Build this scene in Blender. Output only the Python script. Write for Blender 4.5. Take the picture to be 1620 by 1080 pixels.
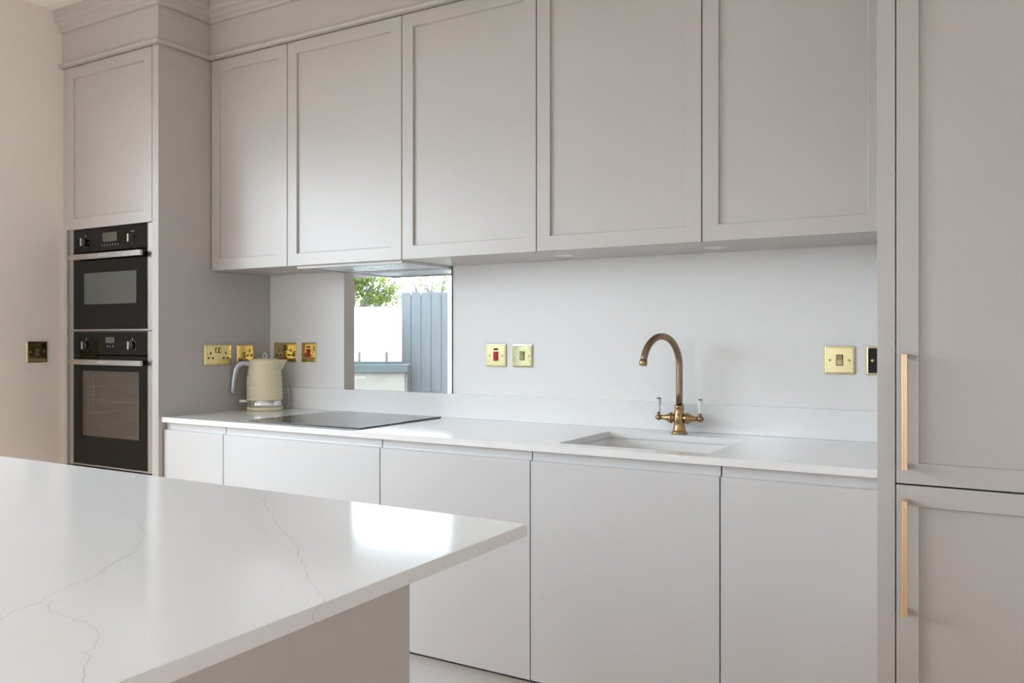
import bpy, bmesh, math, random
from mathutils import Vector, Matrix

sc = bpy.context.scene
for o in list(bpy.data.objects):
    bpy.data.objects.remove(o, do_unlink=True)
COL = sc.collection
PI = math.pi

# ------------------------------------------------------------------ camera
cam_d = bpy.data.cameras.new('camera')
cam_d.sensor_width = 36.0
cam_d.lens = 1329.1 / 1620 * 36
cam_d.shift_x = (810 - 813.75) / 1620
cam_d.shift_y = (533.6 - 540) / 1620
cam_d.clip_start = 0.05
cam = bpy.data.objects.new('camera', cam_d)
COL.objects.link(cam)
cam.location = (3.6948, -2.8766, 1.2413)
cam.rotation_euler = (PI / 2, 0, 0.5307)
sc.camera = cam

# ------------------------------------------------------------------ daylight (overcast sky) and exposure
world = bpy.data.worlds.new('sky')
sc.world = world
world.use_nodes = True
wn = world.node_tree
wn.nodes.clear()
w_out = wn.nodes.new('ShaderNodeOutputWorld')
w_bg = wn.nodes.new('ShaderNodeBackground')
w_tc = wn.nodes.new('ShaderNodeTexCoord')
w_sep = wn.nodes.new('ShaderNodeSeparateXYZ')
w_ramp = wn.nodes.new('ShaderNodeValToRGB')
w_ramp.color_ramp.elements[0].position = 0.0
w_ramp.color_ramp.elements[0].color = (0.80, 0.895, 1.0, 1)
w_ramp.color_ramp.elements[1].position = 0.8
w_ramp.color_ramp.elements[1].color = (0.78, 0.885, 1.0, 1)
w_bg.inputs['Strength'].default_value = 11.0
wn.links.new(w_tc.outputs['Generated'], w_sep.inputs[0])
wn.links.new(w_sep.outputs['Z'], w_ramp.inputs[0])
wn.links.new(w_ramp.outputs[0], w_bg.inputs['Color'])
wn.links.new(w_bg.outputs[0], w_out.inputs[0])

vs = sc.view_settings
vs.view_transform = 'Standard'
vs.look = 'None'
vs.exposure = 0.6
vs.gamma = 1.0
vs.use_curve_mapping = False
sc.cycles.max_bounces = 12
sc.cycles.diffuse_bounces = 6
sc.cycles.glossy_bounces = 6
sc.cycles.transmission_bounces = 6
sc.cycles.transparent_max_bounces = 12
sc.cycles.sample_clamp_indirect = 6.0
sc.cycles.caustics_reflective = False
sc.cycles.caustics_refractive = False
sc.cycles.blur_glossy = 0.5
sc.cycles.use_denoising = True


def portal(name, loc, rot, sx, sy):
    l = bpy.data.lights.new(name, 'AREA')
    l.shape = 'RECTANGLE'
    l.size, l.size_y = sx, sy
    o = bpy.data.objects.new(name, l)
    COL.objects.link(o)
    o.location = loc
    o.rotation_euler = rot
    l.cycles.is_portal = True
    return o


WY0, WY1, WZ = -1.335, -4.65, 2.28          # opening in the left wall
portal('sky_portal', (-0.30, (WY0 + WY1) / 2, WZ / 2), (0, -PI / 2, 0), WZ, WY0 - WY1)
BX0, BX1, BZ0, BZ1 = 1.3, 1.9, 0.9, 2.0     # unseen window added behind the camera as fill light
portal('sky_portal', ((BX0 + BX1) / 2, -5.95, (BZ0 + BZ1) / 2), (PI / 2, 0, 0), BX1 - BX0, BZ1 - BZ0)


# ------------------------------------------------------------------ materials
def mat(name, color, rough=0.5, metal=0.0, spec=0.5, **kw):
    m = bpy.data.materials.new(name)
    m.use_nodes = True
    b = m.node_tree.nodes['Principled BSDF']
    b.inputs['Base Color'].default_value = (*color, 1)
    b.inputs['Roughness'].default_value = rough
    b.inputs['Metallic'].default_value = metal
    b.inputs['Specular IOR Level'].default_value = spec
    for k, v in kw.items():
        b.inputs[k].default_value = v
    return m


def noise_mix(m, c1, c2, scale, lo=0.4, hi=0.6, detail=4, stretch=(1, 1, 1), distort=0.0):
    nt = m.node_tree
    b = nt.nodes['Principled BSDF']
    tc = nt.nodes.new('ShaderNodeTexCoord')
    mp = nt.nodes.new('ShaderNodeMapping')
    mp.inputs['Scale'].default_value = stretch
    n = nt.nodes.new('ShaderNodeTexNoise')
    n.inputs['Scale'].default_value = scale
    n.inputs['Detail'].default_value = detail
    n.inputs['Distortion'].default_value = distort
    r = nt.nodes.new('ShaderNodeValToRGB')
    r.color_ramp.elements[0].position = lo
    r.color_ramp.elements[0].color = (*c1, 1)
    r.color_ramp.elements[1].position = hi
    r.color_ramp.elements[1].color = (*c2, 1)
    nt.links.new(tc.outputs['Object'], mp.inputs[0])
    nt.links.new(mp.outputs[0], n.inputs['Vector'])
    nt.links.new(n.outputs['Fac'], r.inputs[0])
    nt.links.new(r.outputs[0], b.inputs['Base Color'])
    return m


M = {}
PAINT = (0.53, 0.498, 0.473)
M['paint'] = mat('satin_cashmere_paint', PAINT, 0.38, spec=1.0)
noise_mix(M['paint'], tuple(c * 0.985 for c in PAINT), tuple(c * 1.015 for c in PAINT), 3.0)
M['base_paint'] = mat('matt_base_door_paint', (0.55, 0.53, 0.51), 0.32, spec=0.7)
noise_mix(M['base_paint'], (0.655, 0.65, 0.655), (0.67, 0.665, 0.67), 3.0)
M['carcass'] = mat('gap_shaded_carcass', (0.16, 0.145, 0.13), 0.6)  # coloured dark to paint deeper shade into the gaps between doors
M['mirror_backing'] = mat('dark_backing_board', (0.10, 0.09, 0.08), 0.7)  # plain dark board, the backing edge of the mirror
M['wall'] = mat('wall_paint', (0.86, 0.85, 0.84), 0.45, spec=0.5)
noise_mix(M['wall'], (0.86, 0.85, 0.84), (0.87, 0.86, 0.85), 6.0)
M['side_wall'] = mat('matt_side_wall_paint', (0.74, 0.69, 0.64), 0.85, spec=0.2)
noise_mix(M['side_wall'], (0.86, 0.80, 0.735), (0.87, 0.81, 0.745), 5.0)
M['ceiling'] = mat('ceiling_paint', (0.85, 0.83, 0.81), 0.9, spec=0.1)
noise_mix(M['ceiling'], (0.90, 0.87, 0.84), (0.91, 0.88, 0.85), 5.0)
M['quartz'] = mat('polished_quartz', (0.88, 0.875, 0.875), 0.13)
nt = M['quartz'].node_tree
b = nt.nodes['Principled BSDF']
tc = nt.nodes.new('ShaderNodeTexCoord')
n1 = nt.nodes.new('ShaderNodeTexNoise'); n1.inputs['Scale'].default_value = 1.3; n1.inputs['Detail'].default_value = 8; n1.inputs['Distortion'].default_value = 1.2
r1 = nt.nodes.new('ShaderNodeValToRGB')
e = r1.color_ramp.elements
e[0].position = 0.492; e[0].color = (0, 0, 0, 1)
e[1].position = 0.5; e[1].color = (1, 1, 1, 1)
e2 = r1.color_ramp.elements.new(0.508); e2.color = (0, 0, 0, 1)
n2 = nt.nodes.new('ShaderNodeTexNoise'); n2.inputs['Scale'].default_value = 2.2; n2.inputs['Detail'].default_value = 3
r2 = nt.nodes.new('ShaderNodeValToRGB'); r2.color_ramp.elements[0].position = 0.48; r2.color_ramp.elements[1].position = 0.72
mu = nt.nodes.new('ShaderNodeMath'); mu.operation = 'MULTIPLY'
mu2 = nt.nodes.new('ShaderNodeMath'); mu2.operation = 'MULTIPLY'; mu2.inputs[1].default_value = 0.35
mx = nt.nodes.new('ShaderNodeMix'); mx.data_type = 'RGBA'
mx.inputs[6].default_value = (0.89, 0.885, 0.885, 1)
mx.inputs[7].default_value = (0.72, 0.69, 0.66, 1)
nt.links.new(tc.outputs['Object'], n1.inputs['Vector']); nt.links.new(tc.outputs['Object'], n2.inputs['Vector'])
nt.links.new(n1.outputs['Fac'], r1.inputs[0]); nt.links.new(n2.outputs['Fac'], r2.inputs[0])
nt.links.new(r1.outputs[0], mu.inputs[0]); nt.links.new(r2.outputs[0], mu.inputs[1])
nt.links.new(mu.outputs[0], mu2.inputs[0]); nt.links.new(mu2.outputs[0], mx.inputs[0]); nt.links.new(mx.outputs[2], b.inputs['Base Color'])
M['vein'] = mat('quartz_vein', (0.75, 0.725, 0.70), 0.12)
M['vein_soft'] = mat('quartz_vein_soft', (0.83, 0.815, 0.80), 0.13)
M['oak'] = mat('oak_floor', (0.5, 0.34, 0.22), 0.45)
noise_mix(M['oak'], (0.52, 0.34, 0.22), (0.62, 0.43, 0.29), 3.0, 0.3, 0.7, 6, (1, 12, 1), 0.5)
M['black_glass'] = mat('black_glass', (0.004, 0.0035, 0.0035), 0.06, spec=0.32)
M['black'] = mat('black_plastic', (0.015, 0.014, 0.014), 0.35)
M['hob_glass'] = mat('hob_glass', (0.012, 0.012, 0.014), 0.05, spec=0.7)
M['steel'] = mat('brushed_steel', (0.62, 0.61, 0.60), 0.30, 1.0)
noise_mix(M['steel'], (0.60, 0.59, 0.58), (0.66, 0.65, 0.64), 20, stretch=(1, 1, 30))
M['chrome'] = mat('chrome', (0.82, 0.82, 0.83), 0.07, 1.0)
M['brass'] = mat('polished_brass', (0.80, 0.66, 0.30), 0.07, 1.0)
M['reflection_toned_brass'] = mat('brushed_brass_reflection_tone', (0.58, 0.50, 0.27), 0.26, 1.0)  # same brass, its tone painted for the bright window and room it mirrors
M['garden_reflection_brass'] = mat('polished_brass_garden_reflection', (0.66, 0.62, 0.36), 0.10, 1.0)  # same brass, the mirrored garden's green painted into its colour
M['dark_reflection_brass'] = mat('brass_painted_dark_reflection', (0.30, 0.24, 0.10), 0.16, 1.0)  # same brass, darkened in colour to paint a dark reflection
M['handle_brass'] = mat('satin_copper_brass', (0.95, 0.69, 0.43), 0.34, 1.0)
M['tap_brass'] = mat('aged_brass', (0.46, 0.30, 0.15), 0.24, 1.0)
noise_mix(M['tap_brass'], (0.36, 0.225, 0.115), (0.52, 0.34, 0.15), 14, 0.35, 0.65)
M['tap_tube'] = mat('aged_brass_tube', (0.31, 0.215, 0.145), 0.26, 1.0)
M['porcelain'] = mat('white_porcelain', (0.85, 0.85, 0.85), 0.08)
M['ceramic'] = mat('white_ceramic_sink', (0.84, 0.84, 0.83), 0.12)
M['red'] = mat('red_rocker', (0.62, 0.02, 0.03), 0.15)
M['amber'] = mat('neon_lens', (0.22, 0.03, 0.02), 0.15)
M['cream'] = mat('cream_plastic', (0.93, 0.83, 0.60), 0.28)
M['kettle_grey'] = mat('silver_grey_plastic', (0.55, 0.56, 0.60), 0.22, 0.6)
M['cable'] = mat('grey_cable', (0.42, 0.41, 0.40), 0.5)
M['display'] = mat('oven_display', (0.11, 0.105, 0.09), 0.25)
M['symbol'] = mat('printed_symbols', (0.60, 0.60, 0.60), 0.5)
M['white_frame'] = mat('white_door_frame', (0.80, 0.80, 0.79), 0.35)
M['enamel'] = mat('oven_enamel', (0.34, 0.31, 0.30), 0.30)
M['cover'] = mat('lens_cover', (0.7, 0.7, 0.68), 0.3)
M['filter'] = mat('hood_filter_steel', (0.70, 0.73, 0.75), 0.25, 1.0)
M['hood_lamp'] = mat('hood_lamp_cover', (0.8, 0.8, 0.8), 0.3)
# outdoors
M['paving'] = mat('pale_paving', (0.50, 0.48, 0.45), 0.8)
noise_mix(M['paving'], (0.16, 0.155, 0.145), (0.22, 0.21, 0.20), 4)
M['grass'] = mat('garden_gravel', (0.40, 0.38, 0.35), 0.9)
noise_mix(M['grass'], (0.14, 0.14, 0.12), (0.20, 0.19, 0.17), 9)
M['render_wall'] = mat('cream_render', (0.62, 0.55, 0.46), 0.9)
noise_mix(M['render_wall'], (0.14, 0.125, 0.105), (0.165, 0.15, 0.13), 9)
M['coping'] = mat('blue_grey_coping', (0.085, 0.115, 0.12), 0.7)
noise_mix(M['coping'], (0.022, 0.031, 0.033), (0.028, 0.038, 0.040), 12)
M['fence'] = mat('blue_grey_fence', (0.10, 0.115, 0.13), 0.8)
noise_mix(M['fence'], (0.058, 0.063, 0.069), (0.076, 0.082, 0.089), 3.0, 0.3, 0.7, 5, (8, 8, 0.6))
M['fence_gap'] = mat('fence_rail_timber', (0.05, 0.055, 0.06), 0.9)
M['bark'] = mat('grey_bark', (0.16, 0.14, 0.15), 0.9)


def node_glass(name, tint, refl):
    m = bpy.data.materials.new(name)
    m.use_nodes = True
    t = m.node_tree
    t.nodes.clear()
    o = t.nodes.new('ShaderNodeOutputMaterial')
    tr = t.nodes.new('ShaderNodeBsdfTransparent'); tr.inputs[0].default_value = (*tint, 1)
    gl = t.nodes.new('ShaderNodeBsdfGlossy'); gl.inputs['Roughness'].default_value = 0.02
    mixn = t.nodes.new('ShaderNodeMixShader')
    if refl is None:
        # same Fresnel value on both faces of the thin pane (no false total reflection inside it)
        fr = t.nodes.new('ShaderNodeFresnel')
        ge = t.nodes.new('ShaderNodeNewGeometry')
        ma = t.nodes.new('ShaderNodeMath'); ma.operation = 'MULTIPLY_ADD'
        ma.inputs[1].default_value = 1 / 1.45 - 1.45; ma.inputs[2].default_value = 1.45
        t.links.new(ge.outputs['Backfacing'], ma.inputs[0]); t.links.new(ma.outputs[0], fr.inputs[0])
        t.links.new(fr.outputs[0], mixn.inputs[0])
    else:
        gl.inputs[0].default_value = (*refl[1], 1)
        mixn.inputs[0].default_value = refl[0]
    t.links.new(tr.outputs[0], mixn.inputs[1]); t.links.new(gl.outputs[0], mixn.inputs[2])
    t.links.new(mixn.outputs[0], o.inputs[0])
    return m


M['pane'] = node_glass('clear_window_glass', (0.97, 0.985, 0.98), None)
M['oven_pane'] = node_glass('tinted_oven_glass', (0.80, 0.77, 0.76), (0.20, (0.85, 0.82, 0.80)))
M['micro_pane'] = node_glass('grey_oven_glass', (0.20, 0.22, 0.23), (0.36, (0.78, 0.88, 0.92)))
M['water_pane'] = node_glass('kettle_window', (0.80, 0.82, 0.82), (0.35, (0.9, 0.9, 0.9)))


def mirror_mat():
    m = bpy.data.materials.new('mirror_silver')
    m.use_nodes = True
    t = m.node_tree
    t.nodes.clear()
    o = t.nodes.new('ShaderNodeOutputMaterial')
    gl = t.nodes.new('ShaderNodeBsdfGlossy')
    gl.inputs['Roughness'].default_value = 0.0
    gl.inputs[0].default_value = (0.90, 0.93, 0.92, 1)
    t.links.new(gl.outputs[0], o.inputs[0])
    return m


M['mirror'] = mirror_mat()


def leafy(name, c, tc_):
    m = bpy.data.materials.new(name)
    m.use_nodes = True
    t = m.node_tree
    t.nodes.clear()
    o = t.nodes.new('ShaderNodeOutputMaterial')
    d = t.nodes.new('ShaderNodeBsdfDiffuse'); d.inputs[0].default_value = (*c, 1)
    tl = t.nodes.new('ShaderNodeBsdfTranslucent'); tl.inputs[0].default_value = (*tc_, 1)
    mi = t.nodes.new('ShaderNodeMixShader'); mi.inputs[0].default_value = 0.5
    t.links.new(d.outputs[0], mi.inputs[1]); t.links.new(tl.outputs[0], mi.inputs[2]); t.links.new(mi.outputs[0], o.inputs[0])
    return m


M['leaf'] = leafy('spring_leaves', (0.10, 0.135, 0.025), (0.17, 0.22, 0.03))
M['frost'] = leafy('frosted_glass', (0.75, 0.78, 0.78), (0.75, 0.78, 0.78))


# ------------------------------------------------------------------ mesh helpers
def box(bm, x0, x1, y0, y1, z0, z1, mi=0):
    xs, ys, zs = sorted((x0, x1)), sorted((y0, y1)), sorted((z0, z1))
    v = [bm.verts.new((x, y, z)) for x in xs for y in ys for z in zs]
    for f in ((0, 1, 3, 2), (4, 6, 7, 5), (0, 4, 5, 1), (2, 3, 7, 6), (0, 2, 6, 4), (1, 5, 7, 3)):
        fc = bm.faces.new([v[i] for i in f])
        fc.material_index = mi


def tube(bm, pts, radii, n=16, cap=True, squash=1.0):
    pts = [Vector(p) for p in pts]
    if not hasattr(radii, '__len__'):
        radii = [radii] * len(pts)
    rings = []
    t0 = (pts[1] - pts[0]).normalized()
    up = Vector((0, 0, 1)) if abs(t0.z) < 0.9 else Vector((1, 0, 0))
    nrm = t0.cross(up).normalized()
    for i, p in enumerate(pts):
        a = pts[max(i - 1, 0)]
        c = pts[min(i + 1, len(pts) - 1)]
        t = (c - a).normalized()
        nrm = (nrm - t * nrm.dot(t)).normalized()
        bi = t.cross(nrm)
        rings.append([bm.verts.new(p + (nrm * math.cos(2 * PI * k / n) + bi * squash * math.sin(2 * PI * k / n)) * radii[i]) for k in range(n)])
    for a, c in zip(rings, rings[1:]):
        for k in range(n):
            f = bm.faces.new((a[k], a[(k + 1) % n], c[(k + 1) % n], c[k]))
            f.smooth = True
    if cap:
        bm.faces.new(rings[0][::-1])
        bm.faces.new(rings[-1])


def lathe(bm, prof, origin=(0, 0, 0), axis='Z', n=40, smooth=True):
    o = Vector(origin)
    rings = []
    for r, h in prof:
        ring = []
        for k in range(n):
            a = 2 * PI * k / n
            c, s = math.cos(a) * r, math.sin(a) * r
            p = {'Z': (c, s, h), 'X': (h, c, s), '-X': (-h, -c, s), 'Y': (c, h, s), '-Y': (c, -h, -s)}[axis]
            ring.append(bm.verts.new(o + Vector(p)))
        rings.append(ring)
    for a, c in zip(rings, rings[1:]):
        for k in range(n):
            f = bm.faces.new((a[k], a[(k + 1) % n], c[(k + 1) % n], c[k]))
            f.smooth = smooth
    if prof[0][0] > 1e-5:
        bm.faces.new(rings[0][::-1])
    if prof[-1][0] > 1e-5:
        bm.faces.new(rings[-1])


def sweep(bm, path, prof):
    """profile (outward offset, z) mitred along an open 2-D path; outward = right of travel"""
    P = [Vector((p[0], p[1])) for p in path]
    rows = []
    for i, p in enumerate(P):
        if i == 0:
            d = (P[1] - P[0]).normalized(); n = Vector((d.y, -d.x)); k = 1
        elif i == len(P) - 1:
            d = (P[-1] - P[-2]).normalized(); n = Vector((d.y, -d.x)); k = 1
        else:
            d1 = (P[i] - P[i - 1]).normalized(); d2 = (P[i + 1] - P[i]).normalized()
            n1 = Vector((d1.y, -d1.x)); n2 = Vector((d2.y, -d2.x))
            n = (n1 + n2).normalized(); k = 1 / max(n.dot(n1), 0.2)
        rows.append([bm.verts.new((p.x + n.x * o * k, p.y + n.y * o * k, z)) for o, z in prof])
    m = len(prof)
    for a, c in zip(rows, rows[1:]):
        for k in range(m):
            bm.faces.new((a[k], c[k], c[(k + 1) % m], a[(k + 1) % m]))
    bm.faces.new(rows[0]); bm.faces.new(rows[-1][::-1])


def thing(name, label, cat, loc=(0, 0, 0), rotz=0.0, group=None):
    o = bpy.data.objects.new(name, None)
    o.empty_display_size = 0.05
    COL.objects.link(o)
    o.location = loc
    o.rotation_euler = (0, 0, rotz)
    tag(o, label, cat, group)
    return o


def tag(o, label, cat, group=None, kind=None):
    o['label'] = label
    o['category'] = cat
    if group:
        o['group'] = group
    if kind:
        o['kind'] = kind
    return o


def obj(name, bm, m, parent=None, bevel=0.0, origin=None, local=False, seg=2, label=None, smooth_angle=None):
    """verts are world coordinates unless local=True (then relative to the parent)"""
    bmesh.ops.recalc_face_normals(bm, faces=bm.faces)
    root = parent
    while root is not None and root.parent is not None:
        root = root.parent
    if origin is None:
        if root is not None:
            origin = Vector((0, 0, 0)) if local else root.location.copy()
        else:
            xs = [v.co for v in bm.verts]
            origin = Vector(((min(v.x for v in xs) + max(v.x for v in xs)) / 2, (min(v.y for v in xs) + max(v.y for v in xs)) / 2, min(v.z for v in xs)))
    origin = Vector(origin)
    if origin.length > 0:
        bmesh.ops.translate(bm, verts=bm.verts, vec=-origin)
    me = bpy.data.meshes.new(name)
    bm.to_mesh(me)
    bm.free()
    for mm in (m if isinstance(m, (list, tuple)) else [m]):
        me.materials.append(mm)
    o = bpy.data.objects.new(name, me)
    COL.objects.link(o)
    if parent is not None:
        o.parent = parent
    else:
        o.location = origin
    if bevel > 0:
        bv = o.modifiers.new('bevel', 'BEVEL')
        bv.width = bevel
        bv.segments = seg
        bv.limit_method = 'ANGLE'
        bv.angle_limit = math.radians(40)
        bv.harden_normals = True
    if label:
        o['label'] = label
    return o


def nb():
    return bmesh.new()


def bx(*a, **k):
    b_ = nb()
    box(b_, *a, **k)
    return b_


def struct(name, bm, m, bevel=0.0, parent=None):
    o = obj(name, bm, m, parent, bevel)
    if parent is None:
        o['kind'] = 'structure'
    return o


# ------------------------------------------------------------------ room shell
XL, XR, YB, ZC = -0.02, 4.75, -5.6, 2.717
OY = 0.20
bm = nb(); box(bm, -0.32, XR + 0.2, YB - 0.2, 0.2, -0.12, 0.0)
struct('floor', bm, M['oak'])
struct('ceiling', bx(-0.32, XR + 0.2, YB - 0.2, 0.2, ZC, ZC + 0.15), M['ceiling'])
struct('wall_back', bx(-0.32, XR + 0.2, 0.0, 0.2, 0, ZC), M['wall'])
struct('wall_right', bx(XR, XR + 0.2, YB - 0.2, 0, 0, ZC), M['wall'])
bm = nb()
box(bm, XL - 0.30, XL, WY0, 0.0, 0, ZC)
box(bm, XL - 0.30, XL, YB, WY1, 0, ZC)
box(bm, XL - 0.30, XL, WY1, WY0, WZ, ZC)
struct('wall_left', bm, M['side_wall'])
bm = nb()
box(bm, -0.32, BX0, YB - 0.2, YB, 0, ZC); box(bm, BX1, XR, YB - 0.2, YB, 0, ZC)
box(bm, BX0, BX1, YB - 0.2, YB, 0, BZ0); box(bm, BX0, BX1, YB - 0.2, YB, BZ1, ZC)
struct('wall_front', bm, M['wall'])
# added fill window, out of view behind the camera
bm = nb()
for a, c in ((BX0, BX0 + .06), (BX1 - .06, BX1), ((BX0 + BX1) / 2 - .03, (BX0 + BX1) / 2 + .03)):
    box(bm, a, c, YB - .14, YB - .07, BZ0, BZ1)
box(bm, BX0 + .06, BX1 - .06, YB - .14, YB - .07, BZ0, BZ0 + .06); box(bm, BX0 + .06, BX1 - .06, YB - .14, YB - .07, BZ1 - .06, BZ1)
w1 = struct('fill_window_1', bm, M['white_frame'])
g_ = bx(BX0 + .05, BX1 - .05, YB - .11, YB - .10, BZ0 + .05, BZ1 - .05)
p_ = obj('glass_pane', g_, M['pane'], w1, origin=w1.location)
# glazed door leaves in the left wall, seen in the mirror
FX0, FX1 = XL - 0.16, XL - 0.09
d1 = bpy.data.objects.new('door_1', None); COL.objects.link(d1); d1.location = (XL - .12, (WY0 + WY1) / 2, 0); d1['kind'] = 'structure'
bm = nb()
for a, c in ((WY0, WY0 - .02), (WY1 + .05, WY1)):
    box(bm, FX0, FX1, a, c, 0.0, WZ)
box(bm, FX0, FX1, WY0 - .02, WY1 + .05, 0, .06); box(bm, FX0, FX1, WY0 - .02, WY1 + .05, WZ - .06, WZ)
obj('door_frame', bm, M['white_frame'], d1, 0.003)
for my in (-2.680, -3.85):
    obj('mullion', bx(FX0, FX1, my, my - .075, .06, WZ - .06), M['white_frame'], d1, 0.003)
obj('glass_pane', bx(FX0 + .03, FX0 + .04, WY0 - .015, -2.685, .055, WZ - .055), M['pane'], d1)
obj('glass_pane', bx(FX0 + .03, FX0 + .04, -2.750, -3.855, .055, WZ - .055), M['pane'], d1)
obj('glass_pane', bx(FX0 + .03, FX0 + .04, -3.920, WY1 + .045, .055, WZ - .055), M['pane'], d1)


# ------------------------------------------------------------------ cabinets
def shaker(bm, x0, x1, z0, z1, yf, th=0.022, fr=0.0505, rec=0.010):
    def loop(a, c, e_, f_, y):
        return [bm.verts.new(p) for p in ((a, y, e_), (c, y, e_), (c, y, f_), (a, y, f_))]
    B = loop(x0, x1, z0, z1, yf + th)
    F = loop(x0, x1, z0, z1, yf)
    I = loop(x0 + fr, x1 - fr, z0 + fr, z1 - fr, yf)
    R = loop(x0 + fr + .001, x1 - fr - .001, z0 + fr + .001, z1 - fr - .001, yf + rec)
    bm.faces.new(B[::-1]); bm.faces.new(R)
    for A, C in ((B, F), (F, I), (I, R)):
        for k in range(4):
            bm.faces.new((A[k], A[(k + 1) % 4], C[(k + 1) % 4], C[k]))


def jpull(bm, x0, x1, z0, z1, yf, th=0.022):
    """handleless door: scooped finger band along the top edge"""
    pr = [(yf + th, z0), (yf, z0), (yf, z1 - .0300), (yf + .0010, z1 - .0288)]
    for k in range(5):
        a = k / 4 * PI / 2
        pr.append((yf + .0100 + .0045 * math.sin(a), z1 - .0280 + .0045 * (1 - math.cos(a))))
    pr += [(yf + .0145, z1), (yf + th, z1)]
    A = [bm.verts.new((x0, y, z)) for y, z in pr]
    C = [bm.verts.new((x1, y, z)) for y, z in pr]
    n = len(pr)
    for k in range(n):
        f = bm.faces.new((A[k], A[(k + 1) % n], C[(k + 1) % n], C[k]))
        if 4 <= k <= 7:
            f.smooth = True
    bm.faces.new(A[::-1]); bm.faces.new(C)


def carcass(bm, x0, x1, y0, y1, z0, z1, t=0.018):
    """open-fronted box, y0 = front"""
    box(bm, x0, x0 + t, y0, y1, z0, z1); box(bm, x1 - t, x1, y0, y1, z0, z1)
    box(bm, x0 + t, x1 - t, y0, y1, z0, z0 + t); box(bm, x0 + t, x1 - t, y0, y1, z1 - t, z1)
    box(bm, x0 + t, x1 - t, y1 - .008, y1, z0 + t, z1 - t)


# wall cabinets
YW = -0.3492
WX = [0.6555, 1.1199, 1.7169, 2.2990, 2.8817, 3.4115]
WL = ['narrow shaker wall cabinet beside the tall oven housing',
      'pale shaker wall cabinet over the hob with the extractor beneath',
      'shaker wall cabinet second to the right of the oven housing corner cabinet, right of the extractor',
      'shaker wall cabinet above the left end of the sink, left of the tap',
      'shaker wall cabinet above the tap against the tall cabinet side']
WL[2] = 'shaker wall cabinet just right of the extractor, above the pair of small switches'
for i in range(5):
    x0, x1 = WX[i], WX[i + 1]
    t = thing('wall_cabinet', WL[i], 'cabinet', ((x0 + x1) / 2, YW / 2, 1.5365), group='row of shaker wall cabinets')
    bm = nb(); carcass(bm, x0 + .0005, x1 - .0005, YW + .027, -.001, 1.5400, 2.462)
    obj('carcass', bm, M['carcass'], t)
    obj('bottom_panel', bx(x0 + .0002, x1 - .0002, YW + .025, -.001, 1.5367, 1.5398), M['paint'], t)
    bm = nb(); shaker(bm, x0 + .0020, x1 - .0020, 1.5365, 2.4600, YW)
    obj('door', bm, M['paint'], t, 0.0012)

# base cabinets
YD = -0.5917
DX = [0.6545, 1.0173, 1.8109, 2.4108, 3.0109, 3.4115]
BL = ['narrow handleless base cabinet under the kettle beside the oven housing',
      'wide handleless base cabinet under the black hob',
      'handleless base cabinet between the hob and the sink',
      'handleless base cabinet directly under the white sink',
      'handleless base cabinet right of the sink against the tall cabinet']
for i in range(5):
    x0, x1 = DX[i], DX[i + 1]
    t = thing('base_cabinet', BL[i], 'cabinet', ((x0 + x1) / 2, -.3, 0.168), group='row of handleless base cabinets')
    bm = nb()
    a, c, tt = x0 + .0005, x1 - .0005, .018
    box(bm, a, a + tt, YD + .025, -.02, .1690, .8700); box(bm, c - tt, c, YD + .025, -.02, .1690, .8700)
    box(bm, a + tt, c - tt, YD + .025, -.02, .1690, .187)
    box(bm, a + tt, c - tt, -.028, -.02, .187, .87)
    obj('carcass', bm, M['carcass'], t)
    xr = x1 + (-.0018 if i < 4 else .0012)
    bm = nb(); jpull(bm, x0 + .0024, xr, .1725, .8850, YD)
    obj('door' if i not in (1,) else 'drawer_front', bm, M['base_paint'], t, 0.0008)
o = obj('plinth', bx(.6545, 3.4125, -.535, -.517, 0.0, .1400), M['base_paint'], None, .001)
tag(o, 'low recessed plinth board running under the base cabinets', 'plinth')

# worktop with the sink cut-out
SX0, SX1, SY0, SY1 = 2.4793, 2.9593, -.5307, -.1441


def slab_hole(bm, xs, ys, z0, z1, hole):
    grid = {}
    for lv, z in ((0, z0), (1, z1)):
        for i, x in enumerate(xs):
            for j, y in enumerate(ys):
                grid[lv, i, j] = bm.verts.new((x, y, z))
    nx, ny = len(xs) - 1, len(ys) - 1
    solid = lambda i, j: 0 <= i < nx and 0 <= j < ny and (i, j) != hole
    for i in range(nx):
        for j in range(ny):
            if not solid(i, j):
                continue
            for lv in (0, 1):
                bm.faces.new([grid[lv, i, j], grid[lv, i + 1, j], grid[lv, i + 1, j + 1], grid[lv, i, j + 1]])
            for di, dj, a, c in ((-1, 0, (i, j), (i, j + 1)), (1, 0, (i + 1, j), (i + 1, j + 1)), (0, -1, (i, j), (i + 1, j)), (0, 1, (i, j + 1), (i + 1, j + 1))):
                if not solid(i + di, j + dj):
                    bm.faces.new([grid[0, a[0], a[1]], grid[0, c[0], c[1]], grid[1, c[0], c[1]], grid[1, a[0], a[1]]])


bm = nb(); slab_hole(bm, [.6535, SX0, SX1, 3.4135], [-.6013, SY0, SY1, -.001], .8885, .91, (1, 1))
o = obj('worktop', bm, M['quartz'], None, .0012)
tag(o, 'long white quartz worktop with the sink cut-out along the wall', 'worktop')
o = obj('upstand', bx(.6535, 3.4135, -.0205, -.0008, .9103, 1.009), M['quartz'], None, .001)
tag(o, 'low white quartz upstand strip at the back of the wall worktop', 'upstand')

# sink bowl
bm = nb()


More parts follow.
